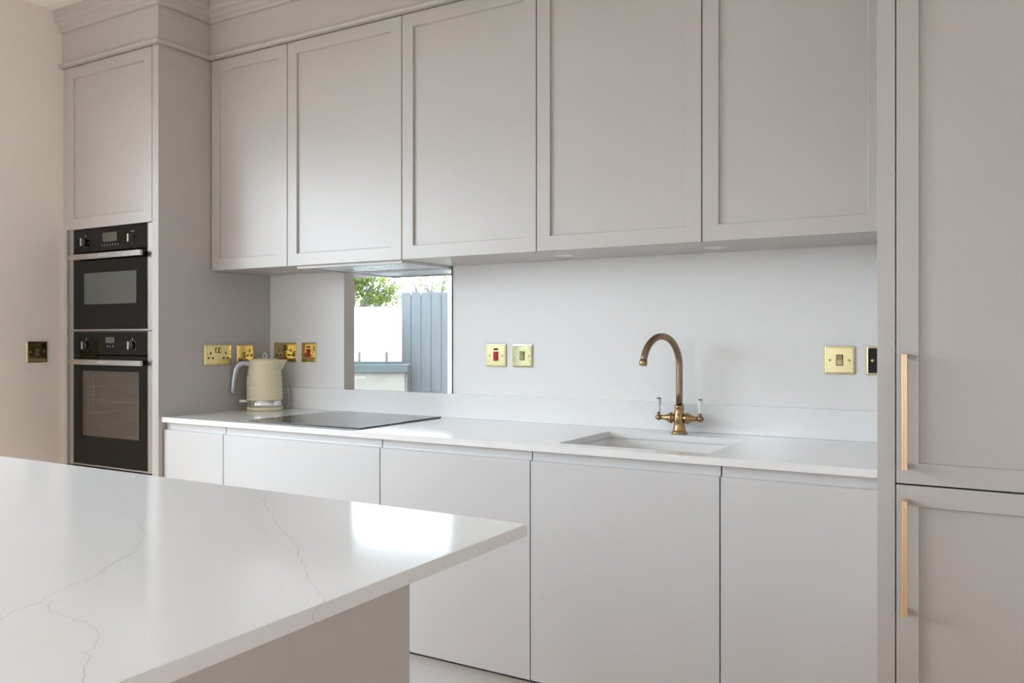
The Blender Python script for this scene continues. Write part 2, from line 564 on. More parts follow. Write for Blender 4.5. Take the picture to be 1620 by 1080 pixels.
def rect(x0, x1, y0, y1, z, rad, n=5):
    out = []
    for cx, cy, a0 in ((x1 - rad, y1 - rad, 0), (x0 + rad, y1 - rad, PI / 2), (x0 + rad, y0 + rad, PI), (x1 - rad, y0 + rad, 3 * PI / 2)):
        for k in range(n + 1):
            a = a0 + k / n * PI / 2
            out.append(bm.verts.new((cx + rad * math.cos(a), cy + rad * math.sin(a), z)))
    return out


t = thing('undermount_sink', 'white ceramic undermount sink set in the wall worktop below the tap', 'sink', ((SX0 + SX1) / 2, (SY0 + SY1) / 2, .69))
o_ = .004
loops = [rect(SX0 - .03, SX1 + .03, SY0 - .020, SY1 + .03, .8878, .02),
         rect(SX0 - o_, SX1 + o_, SY0 - o_, SY1 + o_, .8878, .012),
         rect(SX0 - o_, SX1 + o_, SY0 - o_, SY1 + o_, .880, .012),
         rect(SX0 + .001, SX1 - .001, SY0 + .001, SY1 - .001, .873, .016),
         rect(SX0 + .012, SX1 - .012, SY0 + .012, SY1 - .012, .72, .03),
         rect(SX0 + .04, SX1 - .04, SY0 + .04, SY1 - .04, .70, .03)]
for A, C in zip(loops, loops[1:]):
    for k in range(len(A)):
        f = bm.faces.new((A[k], A[(k + 1) % len(A)], C[(k + 1) % len(A)], C[k])); f.smooth = True
bm.faces.new(loops[-1])
bmesh.ops.recalc_face_normals(bm, faces=bm.faces)
so = obj('bowl', bm, M['ceramic'], t)
sm = so.modifiers.new('solid', 'SOLIDIFY'); sm.thickness = .008; sm.offset = -1
bm = nb(); lathe(bm, [(.0, .0045), (.02, .004), (.036, .004), (.042, .001), (.042, .0)], ((SX0 + SX1) / 2, (SY0 + SY1) / 2, .7002), 'Z', 28)
obj('drain', bm, M['chrome'], t, label='chrome round drain')

# tall oven housing on the left
YT = -0.6149
t = thing('oven_housing', 'tall shaker cabinet holding the two built-in ovens beside the left wall', 'cabinet', (.316, -.3, 0))
bm = nb()
box(bm, .6128, .6522, YT, -.001, 0, 2.462)
obj('side_panel', bm, M['paint'], t, .001)
obj('side_panel', bx(XL + .001, .0070, YT + .002, -.001, 0, 2.462), M['paint'], t, .001)
bm = nb()
box(bm, .008, .6120, -.03, -.012, .10, 2.462)
for z in (.652, 1.728, 2.444):
    box(bm, .008, .6120, YT + .024, -.03, z - .018 if z < 1 else z, z if z < 1 else z + .018)
box(bm, .008, .6120, YT + .10, -.03, 1.258, 1.270)
obj('carcass', bm, M['carcass'], t)
bm = nb(); shaker(bm, .0095, .6095, 1.7262, 2.4600, YT)
obj('door', bm, M['paint'], t, .0012)
bm = nb(); shaker(bm, .0095, .6095, .1725, .6620, YT)
obj('drawer_front', bm, M['paint'], t, .0012)
obj('plinth', bx(.008, .6120, YT + .05, YT + .066, 0, .166), M['paint'], t)

# tall cabinet on the right
t = thing('tall_cabinet', 'tall shaker cabinet with two long brass bar handles at the right edge', 'cabinet', (3.76, -.3, 0))
bm = nb()
box(bm, 3.4150, 3.4560, YT, -.001, 0, 2.462)
obj('side_panel', bm, M['paint'], t, .001)
obj('side_panel', bx(4.082, 4.102, YT, -.001, 0, 2.462), M['paint'], t, .001)
bm = nb(); carcass(bm, 3.457, 4.0815, YT + .026, -.002, .168, 2.461)
obj('carcass', bm, M['carcass'], t)
obj('plinth', bx(3.457, 4.0815, YT + .05, YT + .066, 0, .166), M['paint'], t)


for nm, z0, z1, hz0, hz1 in (('upper', .8832, 2.4600, .9215, 1.2015), ('lower', .1725, .8792, .5665, .8470)):
    bm = nb(); shaker(bm, 3.4585, 4.0800, z0, z1, YT)
    d = obj('door', bm, M['paint'], t, .0012)
    h = nb()
    xh = 3.4812
    box(h, xh - .0062, xh + .0062, YT - .042, YT - .030, hz0, hz1)
    box(h, xh - .0055, xh + .0055, YT - .0295, YT + .0004, hz0 + .0005, hz0 + .0125)
    box(h, xh - .0055, xh + .0055, YT - .0295, YT + .0004, hz1 - .0125, hz1 - .0005)
    for dx in (-.0040, 0, .0040):
        box(h, xh + dx - .0014, xh + dx + .0014, YT - .0436, YT - .0422, hz0 + .0006, hz1 - .0006)
    obj('handle', h, M['handle_brass'], d, .0018, label='long satin brass bar handle')

# cornice, frieze and bead above the cabinets
path = [(XL, YT), (.6522, YT), (.6522, YW), (3.4150, YW), (3.4150, YT), (4.102, YT)]
t = thing('cornice', 'painted cornice and frieze running above all the cabinets to the ceiling', 'cornice', (1.7, -.35, 2.4625))
bm = nb(); sweep(bm, path, [(-.012, 2.4630), (.012, 2.4630), (.019, 2.4655), (.022, 2.4715), (.022, 2.4765), (.018, 2.4815), (.006, 2.4850), (-.012, 2.4850)])
obj('bead', bm, M['paint'], t)
bm = nb(); sweep(bm, path, [(-.016, 2.4855), (.004, 2.4855), (.004, 2.6230), (-.016, 2.6230)])
obj('frieze_board', bm, M['paint'], t)
bm = nb(); sweep(bm, path, [(-.016, 2.6235), (.009, 2.6235), (.016, 2.6260), (.019, 2.6310), (.019, 2.6480), (.022, 2.6560), (.028, 2.6620), (.037, 2.6660), (.042, 2.6710), (.044, 2.6780), (.044, 2.7165), (-.016, 2.7165)])
obj('crown_moulding', bm, M['paint'], t)

# ------------------------------------------------------------------ ovens
YG = -0.6100


def knob_marks(bm, x, z, r, y, angs):
    for a in angs:
        cx, cz = x + r * math.cos(math.radians(a)), z + r * math.sin(math.radians(a))
        box(bm, cx - .0016, cx + .0016, y - .0004, y + .0006, cz - .0016, cz + .0016)


def oven(name, label, z0, z1, zband, hz0, hz1, win, pane, symbols, deep):
    t = thing(name, label, 'oven', (.3155, -.3, z0))
    # steel chassis frame
    b1 = nb()
    box(b1, .0225, .0520, YG + .002, YG + .020, z0, z1); box(b1, .5740, .6090, YG + .002, YG + .020, z0, z1)
    box(b1, .0520, .5740, YG + .012, YG + .020, z1 - .004, z1); box(b1, .0520, .5740, YG + .004, YG + .020, z0, z0 + .007)
    obj('side_trim', b1, M['steel'], t, .0008, label='brushed steel side trim')
    # cavity
    wx0, wx1, wz0, wz1 = win
    b2 = nb()
    cx0, cx1, cz0, cz1, cy0, cy1 = wx0 - .02, wx1 + .02, wz0 - .03, wz1 + .02, YG + .03, -.12
    a = nb()
    v = [a.verts.new(p) for p in ((cx0, cy0, cz0), (cx1, cy0, cz0), (cx1, cy0, cz1), (cx0, cy0, cz1), (cx0, cy1, cz0), (cx1, cy1, cz0), (cx1, cy1, cz1), (cx0, cy1, cz1))]
    for f in ((4, 5, 6, 7), (0, 1, 5, 4), (3, 2, 6, 7), (0, 3, 7, 4), (1, 2, 6, 5)):
        a.faces.new([v[i] for i in f])
    b2.free()
    c = obj('cavity', a, M['enamel'], t)
    s = c.modifiers.new('solid', 'SOLIDIFY'); s.thickness = .004; s.offset = 0
    if deep:
        for x in (cx0 + .012, cx1 - .012):
            r = nb()
            for z in (wz0 + .035, wz0 + .095, wz0 + .155, wz0 + .215, wz0 + .262):
                tube(r, [(x, cy0 + .02, z), (x, cy1 - .02, z)], .0022, 8)
            tube(r, [(x, cy0 + .03, wz0 + .02), (x, cy0 + .03, wz0 + .268)], .0025, 8)
            tube(r, [(x, cy1 - .03, wz0 + .02), (x, cy1 - .03, wz0 + .268)], .0025, 8)
            obj('side_rack', r, M['chrome'], t)
        r = nb()
        zz = wz0 + .150
        tube(r, [(cx0 + .02, cy0 + .03, zz), (cx0 + .08, cy0 + .03, zz), (cx0 + .095, cy0 + .03, zz - .014), (cx0 + .11, cy0 + .03, zz), (cx1 - .05, cy0 + .03, zz), (cx1 - .035, cy0 + .03, zz - .012), (cx1 - .02, cy0 + .03, zz - .012)], .003, 8)
        for k in range(14):
            x = cx0 + .03 + k * (cx1 - cx0 - .06) / 13
            tube(r, [(x, cy0 + .03, zz), (x, cy1 - .03, zz)], .0014, 6)
        tube(r, [(cx0 + .02, cy1 - .03, zz), (cx1 - .02, cy1 - .03, zz)], .003, 8)
        obj('wire_shelf', r, M['chrome'], t)
    # control panel band
    cp = obj('control_panel', bx(.0540, .5725, YG, YG + .02, zband + .002, z1 - .002), M['black_glass'], t, .001)
    k1, k2, dsp = symbols
    bmd = nb(); box(bmd, dsp[0], dsp[1], YG - .0006, YG + .002, dsp[2], dsp[3])
    obj('display', bmd, M['display'], cp, label='grey clock display')
    bms = nb()
    n = dsp[4]
    for k in range(n):
        x = dsp[0] + .002 + k * (dsp[1] - dsp[0] + dsp[5]) / max(n - 1, 1) - dsp[5] / 2
        z = dsp[2] - .014
        box(bms, x - .0020, x + .0020, YG - .0005, YG + .001, z - .0012, z + .0012)
        box(bms, x - .0008, x + .0008, YG - .0005, YG + .001, z - .0050, z + .0040)
    obj('button_symbols', bms, M['symbol'], cp, label='row of pale printed button symbols')
    for (kx, kz, full) in (k1, k2):
        bms = nb()
        if full == 2:
            box(bms, kx - .012, kx + .012, YG - .0005, YG + .001, kz + .029, kz + .031)
        else:
            knob_marks(bms, kx, kz, .024, YG, range(-60, 240, 30) if full else (-100, -60, 0, 40))
            box(bms, kx - .0010, kx + .0010, YG - .0005, YG + .001, kz + .024, kz + .034)
        obj('dial_marks', bms, M['symbol'], cp, label='pale printed marks around the dial')
    for (kx, kz, full) in (k1, k2):
        bk = nb()
        if full != 2:
            lathe(bk, [(0.0165, 0), (.0165, .012), (.015, .014), (0, .014)], (kx, YG, kz), '-Y', 28)
        kk = obj('knob', bk, M['black'], cp) if full != 2 else None
        gb = nb(); box(gb, kx - .0045, kx + .0045, YG - .024, YG - (.0142 if full != 2 else 0), kz - .017, kz + .017)
        obj('knob_grip' if kk else 'knob', gb, M['steel'], kk or cp, .0015, label='flat silver grip')
    # door: black glass with a window opening
    dz0, dz1 = z0 + .0075, zband - .003
    bd = nb()
    slab_hole_xz(bd, [.0540, wx0, wx1, .5725], [dz0, wz0, wz1, dz1], YG, YG + .022)
    dr = obj('door', bd, M['black_glass'], t, .001)
    obj('window_pane', bx(wx0 + .0005, wx1 - .0005, YG + .0015, YG + .0035, wz0 + .0005, wz1 - .0005), pane, dr, label='tinted grey window glass')
    hb = nb()
    box(hb, .0700, .5740, YG - .036, YG - .022, hz0, hz1)
    ho = obj('handle', hb, M['steel'], dr, .0015, label='wide flat silver bar handle')
    for x in (.085, .553):
        hp = nb()
        box(hp, x - .008, x + .008, YG - .0215, YG, hz0 + .004, hz1 - .003)
        obj('handle_mount', hp, M['black'], dr, .001)
    bl = nb()
    zc = (hz0 + hz1) / 2
    for k in range(8):
        x = .300 + k * .0065
        box(bl, x, x + .0038, YG - .0364, YG - .0358, zc - .0022, zc + .0022)
    box(bl, .287, .294, YG - .0364, YG - .0358, zc - .003, zc + .003)
    # tiny maker's lettering, too small to read
    lm = obj('lettering', bl, M['white_frame'], dr, label='tiny pale lettering on the handle bar')
    return t


def slab_hole_xz(bm, xs, zs, y0, y1):
    tmp = nb()
    slab_hole(tmp, xs, zs, y0, y1, (1, 1))
    idx = {}
    for v in tmp.verts:
        idx[v.index if v.index >= 0 else id(v)] = None
    tmp.verts.ensure_lookup_table(); tmp.verts.index_update()
    nv = [bm.verts.new((v.co.x, v.co.z, v.co.y)) for v in tmp.verts]
    for f in tmp.faces:
        bm.faces.new([nv[v.index] for v in f.verts])
    tmp.free()


oven('compact_oven', 'upper black built-in oven with blank grey window and clock display', 1.2705, 1.7245, 1.6190, 1.5850, 1.6085,
     (.1300, .5000, 1.3880, 1.5275), M['micro_pane'],
     ((.1430, 1.6650, 0), (.4750, 1.6650, 2), (.2680, .3690, 1.6600, 1.7000, 7, .010)), False)
oven('built_in_oven', 'lower black built-in oven with wire shelf showing through its large window', .6690, 1.2680, 1.1640, 1.1215, 1.1440,
     (.1190, .5180, .8030, 1.0930), M['oven_pane'],
     ((.1500, 1.2060, 1), (.4760, 1.2070, 1), (.2890, .3520, 1.2170, 1.2430, 3, -.025)), True)

# ------------------------------------------------------------------ hob
HX0, HX1, HY0, HY1 = 1.1130, 1.6815, -.5490, -.0420
t = thing('induction_hob', 'flat black glass hob lying in the white wall worktop', 'hob', ((HX0 + HX1) / 2, (HY0 + HY1) / 2, .9101))
obj('glass_plate', bx(HX0, HX1, HY0, HY1, .9103, .9155), M['hob_glass'], t, .0015)
for cx, cy, r in ((1.255, -.40, .09), (1.54, -.40, .075), (1.255, -.19, .075), (1.54, -.19, .095)):
    n = 48
    zb = nb()
    for rr in (r, ):
        A = [zb.verts.new((cx + (rr - .0006) * math.cos(2 * PI * k / n), cy + (rr - .0006) * math.sin(2 * PI * k / n), .91565)) for k in range(n)]
        C = [zb.verts.new((cx + (rr + .0006) * math.cos(2 * PI * k / n), cy + (rr + .0006) * math.sin(2 * PI * k / n), .91565)) for k in range(n)]
        for k in range(n):
            zb.faces.new((A[k], A[(k + 1) % n], C[(k + 1) % n], C[k]))
    obj('zone_ring', zb, M['display'], t, label='thin grey cooking zone ring')

# ------------------------------------------------------------------ extractor under the second wall cabinet
t = thing('extractor_hood', 'built-in steel extractor under the wall cabinet above the mirror', 'extractor', (1.42, -.18, 1.526))
EX0, EX1, EY0, EY1 = 1.150, 1.700, -.3250, -.0100
bm = nb()
box(bm, EX0, EX1, EY0, EY0 + .03, 1.5260, 1.5366); box(bm, EX0, EX1, EY1 - .03, EY1, 1.5260, 1.5366)
box(bm, EX0, EX0 + .03, EY0 + .03, EY1 - .03, 1.5260, 1.5366); box(bm, EX1 - .03, EX1, EY0 + .03, EY1 - .03, 1.5260, 1.5366)
obj('frame', bm, M['white_frame'], t, .001)
for a, c in ((EX0 + .032, 1.423), (1.427, EX1 - .032)):
    bm = nb(); box(bm, a, c, EY0 + .075, EY1 - .032, 1.5295, 1.5350)
    for k in range(9):
        y = EY0 + .09 + k * .017
        box(bm, a + .012, c - .012, y, y + .008, 1.5280, 1.5295)
    obj('filter', bm, M['filter'], t, label='grey aluminium grease filter')
obj('lamp_cover', bx(EX0 + .06, EX1 - .06, EY0 + .034, EY0 + .070, 1.5285, 1.5350), M['hood_lamp'], t, .001)

# mirror splashback
t = thing('mirror_splashback', 'frameless mirror panel behind the hob reflecting a garden fence and tree', 'mirror', (1.4163, -.004, 1.0095))
obj('mirror_glass', bx(1.1226, 1.7085, -.0065, -.0062, 1.0100, 1.5355), M['mirror'], t)
obj('backing', bx(1.1226, 1.7099, -.0060, -.0005, 1.0100, 1.5355), M['mirror_backing'], t, label='thin dark edge of the mirror')

# under-cabinet lights
dl = thing('under_cabinet_light', 'chrome ringed round light under the wall cabinet left of the extractor', 'light', (.8621, -.1480, 1.5365), group='round lights under the wall cabinets')
bm = nb(); lathe(bm, [(.023, .0008), (.026, -.001), (.031, -.0022), (.0345, -.0015), (.0350, .0008)], (0, 0, 0), 'Z', 40)
obj('ring', bm, M['chrome'], dl, local=True)
bm = nb(); lathe(bm, [(0, -.0010), (.018, -.0008), (.0232, .0006)], (0, 0, 0), 'Z', 32)
obj('lens', bm, M['cover'], dl, local=True)
for x, y, lb in ((2.3163, -.1756, 'chrome ringed round light under the wall cabinets, between extractor and tap'), (2.8704, -.1704, 'chrome ringed round light under the wall cabinets, right of the tap')):
    c = dl.copy(); COL.objects.link(c); c.location = (x, y, 1.5365); c['label'] = lb
    for ch in list(dl.children):
        d = ch.copy(); COL.objects.link(d); d.parent = c


# ------------------------------------------------------------------ brass wall plates
def plate(name, label, cat, loc, rotz, w, kind, metal, group='brass wall plates', h=.0905):
    """local x = width, z = up, -y = out of the wall"""
    t = thing(name, label, cat, loc, rotz, group)
    b_ = nb()
    lv = [(0, 0), (0, -.0035), (.0012, -.0050), (.0045, -.0052), (.0060, -.0062)]
    prev = None
    for ins, y in lv:
        L = [b_.verts.new(p) for p in ((-w / 2 + ins, y, -h / 2 + ins), (w / 2 - ins, y, -h / 2 + ins), (w / 2 - ins, y, h / 2 - ins), (-w / 2 + ins, y, h / 2 - ins))]
        if prev:
            for k in range(4):
                b_.faces.new((prev[k], prev[(k + 1) % 4], L[(k + 1) % 4], L[k]))
        else:
            b_.faces.new(L[::-1])
        prev = L
    b_.faces.new(prev)
    P_ = obj('faceplate', b_, metal, t, local=True)
    Y = -.0062

    def rocker(x, z, rw, rh, m, up=True):
        s = obj('switch_surround', _b((x - rw / 2 - .0022, x + rw / 2 + .0022, Y - .0008, Y, z - rh / 2 - .0022, z + rh / 2 + .0022)), M['black'], t, local=True)
        q = nb()
        pr = [(Y - .0008, -rh / 2), (Y - .0018, -rh / 2), (Y - .0030, 0), (Y - .0052, rh / 2), (Y - .0008, rh / 2)]
        A = [q.verts.new((x - rw / 2, yy, z + zz)) for yy, zz in pr]; C = [q.verts.new((x + rw / 2, yy, z + zz)) for yy, zz in pr]
        for k in range(5):
            q.faces.new((A[k], A[(k + 1) % 5], C[(k + 1) % 5], C[k]))
        q.faces.new(A[::-1]); q.faces.new(C)
        obj('rocker', q, m, t, .0004, local=True)

    def holes(x, z0):
        q = nb()
        box(q, x - .0032, x + .0032, Y - .0003, Y + .001, z0 + .0040, z0 + .0150)
        for dx in (-.0115, .0115):
            box(q, x + dx - .0046, x + dx + .0046, Y - .0003, Y + .001, z0 - .0160, z0 - .0080)
        obj('socket_holes', q, M['black'], t, local=True, label='three black pin holes')

    def screw(x, z=0):
        q = nb(); lathe(q, [(.0040, 0), (.0038, .0008), (.0024, .0014), (0, .0016)], (x, Y, z), '-Y', 20)
        so_ = obj('screw', q, metal if metal is not M['dark_reflection_brass'] else M['reflection_toned_brass'], t, local=True)
        q = nb(); box(q, x - .0030, x + .0030, Y - .0018, Y - .0012, z - .0005, z + .0005)
        obj('slot', q, M['black'], so_, local=True)

    if kind == 'double':
        for sx in (-1, 1):
            holes(sx * .041, -.002)
            rocker(sx * .0085, .0200, .0105, .0200, metal)
        screw(-.0600, .004); screw(.0600, .004)
    elif kind == 'spur':
        rocker(-.006, -.002, .0120, .0220, metal); holes(.024, 0.006)  # holes here paint the neighbouring socket as mirrored in the plate
        screw(-.030)
    elif kind == 'cooker':
        rocker(0, -.003, .0180, .0330, M['red'])
        q = nb(); box(q, -.0095, .0095, Y - .0015, Y, .0210, .0295)
        obj('neon', q, M['amber'], t, .0004, local=True, label='small dark red neon window')
        screw(-.030); screw(.030)
    elif kind == 'light':
        rocker(0, 0, .0175, .0310, metal)
        screw(-.030); screw(.030)
    elif kind == 'polished_blank':
        q = nb(); box(q, -w / 2 + .0062, w / 2 - .0062, Y - .0006, Y + .001, -h / 2 + .0062, h / 2 - .0062)  # black sheet painting the dark reflection on a polished brass plate
        obj('painted_reflection', q, M['black_glass'], t, local=True, label='black sheet painted as a dark reflection')
        for sx in (-.0275, .0275):
            q = nb(); lathe(q, [(.0052, 0), (.0050, .0016), (.0036, .0030), (.0012, .0036), (0, .0036)], (sx, Y - .0006, 0), '-Y', 24)
            obj('screw', q, M['brass'], t, local=True, label='round brass fixing screw')
    return t


def _b(a):
    q = nb(); box(q, *a); return q


R90 = PI / 2
ZP = 1.1690
plate('double_socket', 'brass double socket on the oven housing side, furthest left above the worktop', 'socket', (.6524, -.3125, 1.1640), R90, .149, 'double', M['brass'])
plate('spur_plate', 'small brass spur plate with mirrored socket holes painted in, on the oven housing side, partly behind the kettle', 'socket', (.6524, -.1575, 1.1625), R90, .096, 'spur', M['brass'])
plate('double_socket', 'brass double socket on the back wall, just right of the kettle', 'socket', (.7560, -.0002, 1.1725), 0, .149, 'double', M['brass'])
plate('cooker_switch', 'brass plate with red rocker left of the mirror', 'switch', (.9055, -.0002, 1.1725), 0, .0930, 'cooker', M['brass'])
plate('cooker_switch', 'brass plate with red rocker right of the mirror', 'switch', (1.9240, -.0002, ZP), 0, .0930, 'cooker', M['reflection_toned_brass'])
plate('light_switch', 'brass rocker switch with a painted green reflection, next to the red switch right of the mirror', 'switch', (2.0455, -.0002, ZP), 0, .0905, 'light', M['garden_reflection_brass'])
plate('light_switch', 'brass rocker switch with two screws right of the tap', 'switch', (3.2275, -.0002, ZP - .001), 0, .0930, 'light', M['reflection_toned_brass'])
plate('blank_plate', 'polished brass wall plate with its dark reflection painted black, half hidden by the tall cabinet', 'wall plate', (3.3540, -.0002, ZP - .001), 0, .0930, 'polished_blank', M['reflection_toned_brass'])
plate('light_switch', 'brass rocker switch with a painted dark reflection on the left wall beside the ovens', 'switch', (XL + .0002, -.7350, 1.1770), R90, .0920, 'light', M['dark_reflection_brass'], h=.0930)

# ------------------------------------------------------------------ tap
TX, TY = 2.7165, -.0830
t = thing('kitchen_tap', 'tall aged brass swan neck tap with white porcelain levers behind the sink', 'tap', (TX, TY, .91))
bm = nb()
lathe(bm, [(0, .9102), (.0275, .9102), (.0280, .9130), (.0270, .9165), (.0240, .9180), (.0225, .9200), (.0215, .9240), (.0195, .9330), (.0188, .9440), (.0195, .9500), (.0200, .9560), (.0198, .9690), (.0190, .9740),
           (.0165, .9800), (.0160, .9980), (.0168, 1.0000), (.0168, 1.0050), (.0150, 1.0080), (.0120, 1.0085)], (TX, TY, 0), 'Z', 40)
obj('body', bm, M['tap_brass'], t, label='stout golden brass body')
for s, ax in ((1, 'X'), (-1, '-X')):
    bm = nb()
    lathe(bm, [(.0130, .010), (.0135, .0220), (.0150, .0245), (.0195, .0255), (.0200, .0280), (.0195, .0310), (.0175, .0325), (.0175, .0350), (.0150, .0380), (.0128, .0410), (.0128, .0435), (.0105, .0470), (.0088, .0530), (.0080, .0590), (.0078, .0650)], (TX, TY, .9630), ax, 36)
    arm = obj('valve', bm, M['tap_brass'], t)
    bm = nb()
    lathe(bm, [(0, -.0110), (.0050, -.0105), (.0095, -.0055), (.0105, 0), (.0095, .0055), (.0055, .0095), (.0042, .0110), (.0060, .0130), (.0068, .0150), (.0055, .0170), (.0045, .0185)], (TX + s * .0745, TY, .9630), 'Z', 32)
    lathe(bm, [(.0060, 0), (.0060, .0110), (.0035, .0125), (0, .0128)], (TX + s * .0745, TY, .9630), ax, 24)
    lv = obj('lever_joint', bm, M['tap_tube'], t)
    bm = nb()
    lathe(bm, [(0, .9815), (.0048, .9815), (.0050, .9850), (.0062, .9960), (.0080, 1.0120), (.0090, 1.0230), (.0090, 1.0265), (0, 1.0266)], (TX + s * .0745, TY, 0), 'Z', 32)
    pl = obj('lever', bm, M['porcelain'], lv, label='white porcelain lever')
    bm = nb()
    lathe(bm, [(.0086, 1.0266), (.0086, 1.0285), (.0060, 1.0310), (0, 1.0315)], (TX + s * .0745, TY, 0), 'Z', 28)
    obj('lever_cap', bm, M['tap_tube'], lv, label='small brown metal cap')
phi = math.radians(17)
dv = Vector((-math.sin(phi), -math.cos(phi), 0))
RR, ZA = .0985, 1.1445
pts = [(TX, TY, 1.004), (TX, TY, 1.05), (TX, TY, 1.10)]
for k in range(0, 29):
    a = k / 28 * math.radians(169)
    c = Vector((TX, TY, ZA)) + dv * (RR - RR * math.cos(a)) + Vector((0, 0, RR * math.sin(a) * 1.02))
    pts.append(tuple(c))
bm = nb(); tube(bm, pts, .0116, 24)
obj('spout', bm, M['tap_tube'], t, label='curved brown bronze spout')
end = Vector(pts[-1]); ed = (Vector(pts[-1]) - Vector(pts[-2])).normalized()
bm = nb(); tube(bm, [end - ed * .002, end + ed * .001, end + ed * .004, end + ed * .014, end + ed * .016], [.0120, .0136, .0138, .0130, .0115], 24)
obj('spout_nozzle', bm, M['tap_brass'], t)

# ------------------------------------------------------------------ kettle
KX, KY = .7640, -.1380
t = thing('kettle', 'cream ribbed electric kettle with grey handle on the worktop beside the oven housing', 'kettle', (KX, KY, .9101))
bm = nb(); lathe(bm, [(0, .9104), (.0760, .9104), (.0800, .9125), (.0805, .9190), (.0795, .9250), (.0775, .9270), (0, .9275)], (KX, KY, 0), 'Z', 56)
obj('power_base', bm, M['cream'], t)
bm = nb(); lathe(bm, [(.0740, .9280), (.0775, .9285), (.0790, .9320), (.0790, .9555), (.0770, .9565)], (KX, KY, 0), 'Z', 56)
obj('window_band', bm, M['chrome'], t, label='clear shiny band at the bottom')
bm = nb()
prof = [(.0780, .9570), (.0806, .9580)]
zt, zb0 = 1.1330, .9600
N = 16
for k in range(N):
    z = zb0 + (zt - zb0) * k / (N - 1)
    f = (z - zb0) / (zt - zb0)
    r = .0808 - .0125 * f - .0020 * math.sin(f * PI) * -1
    prof.append((r, z))
    if k < N - 1:
        dz = (zt - zb0) / (N - 1)
        prof.append((r - .0003, z + dz * .55)); prof.append((r - .0026, z + dz * .70)); prof.append((r - .0026, z + dz * .86))
prof += [(.0675, 1.1375), (.0650, 1.1395)]
lathe(bm, prof, (KX, KY, 0), 'Z', 64)
kb = obj('body', bm, M['cream'], t, label='cream body with fine horizontal ribs')
bm = nb(); lathe(bm, [(.0648, 1.1380), (.0640, 1.1405), (.0500, 1.1440), (.0250, 1.1465), (.0070, 1.1470), (0, 1.1470)], (KX, KY, 0), 'Z', 56)
lid = obj('lid', bm, M['cream'], t)
bm = nb()
kr = Vector((math.cos(.5307), math.sin(.5307), 0))
ring = [Vector((KX, KY, 1.1580)) + kr * .0090 * math.cos(a) + Vector((0, 0, .0105 * math.sin(a))) for a in [2 * PI * k / 24 - PI / 2 for k in range(25)]]
tube(bm, ring, .0028, 12, cap=False)
obj('lid_knob', bm, M['kettle_grey'], lid, label='shiny ring shaped lid knob')
hd = Vector((-.72, -.694, 0))


def kp(r, z):
    return tuple(Vector((KX, KY, z)) + hd * r)


hp_ = [(.060, 1.118), (.072, 1.1215), (.086, 1.1235), (.100, 1.1225), (.112, 1.1175), (.121, 1.108), (.127, 1.094), (.131, 1.076), (.134, 1.056), (.137, 1.034), (.1395, 1.012), (.1415, .992), (.142, .984)]
bm = nb(); tube(bm, [kp(*p) for p in hp_], [.0105, .0105, .0105, .0105, .0105, .0102, .0098, .0094, .0090, .0086, .0082, .0072, .0040], 20, squash=1.25)
obj('handle', bm, M['kettle_grey'], t, label='smooth silver grey open handle')
bm = nb()
a0 = math.atan2(hd.y, hd.x)
for s in (0, ):
    tube(bm, [kp(.0775, .972), kp(.0760, 1.02), kp(.0735, 1.06), kp(.0705, 1.095)], [.0055, .0065, .0065, .0050], 14)
obj('water_gauge', bm, M['kettle_grey'], t, label='pale grey water gauge strip')
bm = nb(); tube(bm, [kp(.070, .951), kp(.088, .951), kp(.104, .952), kp(.113, .952)], [.0035, .0038, .0040, .0030], 14, squash=1.8)
obj('power_switch', bm, M['porcelain'], t, label='small white lever switch')
# spout wedge
sd = -hd
perp = Vector((-sd.y, sd.x, 0))
bm = nb()
def sp(r, w_, z): return bm.verts.new(Vector((KX, KY, z)) + sd * r + perp * w_)
secs = [[(.0600, .026, 1.1375), (.0600, -.026, 1.1375), (.0600, -.026, 1.090), (.0600, .026, 1.090)]]
top = [sp(.055, .030, 1.1380), sp(.085, .018, 1.1385), sp(.1030, .004, 1.1400), sp(.1030, -.004, 1.1400), sp(.085, -.018, 1.1385), sp(.055, -.030, 1.1380)]
low = [sp(.058, .022, 1.0850), sp(.072, .010, 1.0880), sp(.0740, .002, 1.0900), sp(.0740, -.002, 1.0900), sp(.072, -.010, 1.0880), sp(.058, -.022, 1.0850)]
mid = [sp(.058, .026, 1.110), sp(.079, .013, 1.113), sp(.0880, .003, 1.115), sp(.0880, -.003, 1.115), sp(.079, -.013, 1.113), sp(.058, -.026, 1.110)]
for A, C in ((top, mid), (mid, low)):
    for k in range(6):
        f = bm.faces.new((A[k], A[(k + 1) % 6], C[(k + 1) % 6], C[k])); f.smooth = True
bm.faces.new(top[::-1]); bm.faces.new(low)
obj('spout', bm, M['cream'], t)
bm = nb()
c0 = Vector((KX, KY, 0))
cr = Vector((.8625, .506, 0))
cb = Vector((-.506, .8625, 0))
def cp_(a, d, z): return tuple(c0 + cr * a + cb * d + Vector((0, 0, z)))
tube(bm, [cp_(.070, .030, .917), cp_(.086, .034, .917), cp_(.096, .036, .926), cp_(.100, .036, .950), cp_(.099, .034, .985), cp_(.094, .032, 1.015), cp_(.088, .030, 1.035), cp_(.080, .036, 1.05)], .0038, 12)
obj('cord', bm, M['cable'], t, label='grey power cord')

# ------------------------------------------------------------------ island
IX0, IX1, IY0, IY1 = .78, 2.9583, -2.72, -1.5768
bm = nb(); box(bm, IX0, IX1, IY0, IY1, .8885, .9100)
random.seed(7)


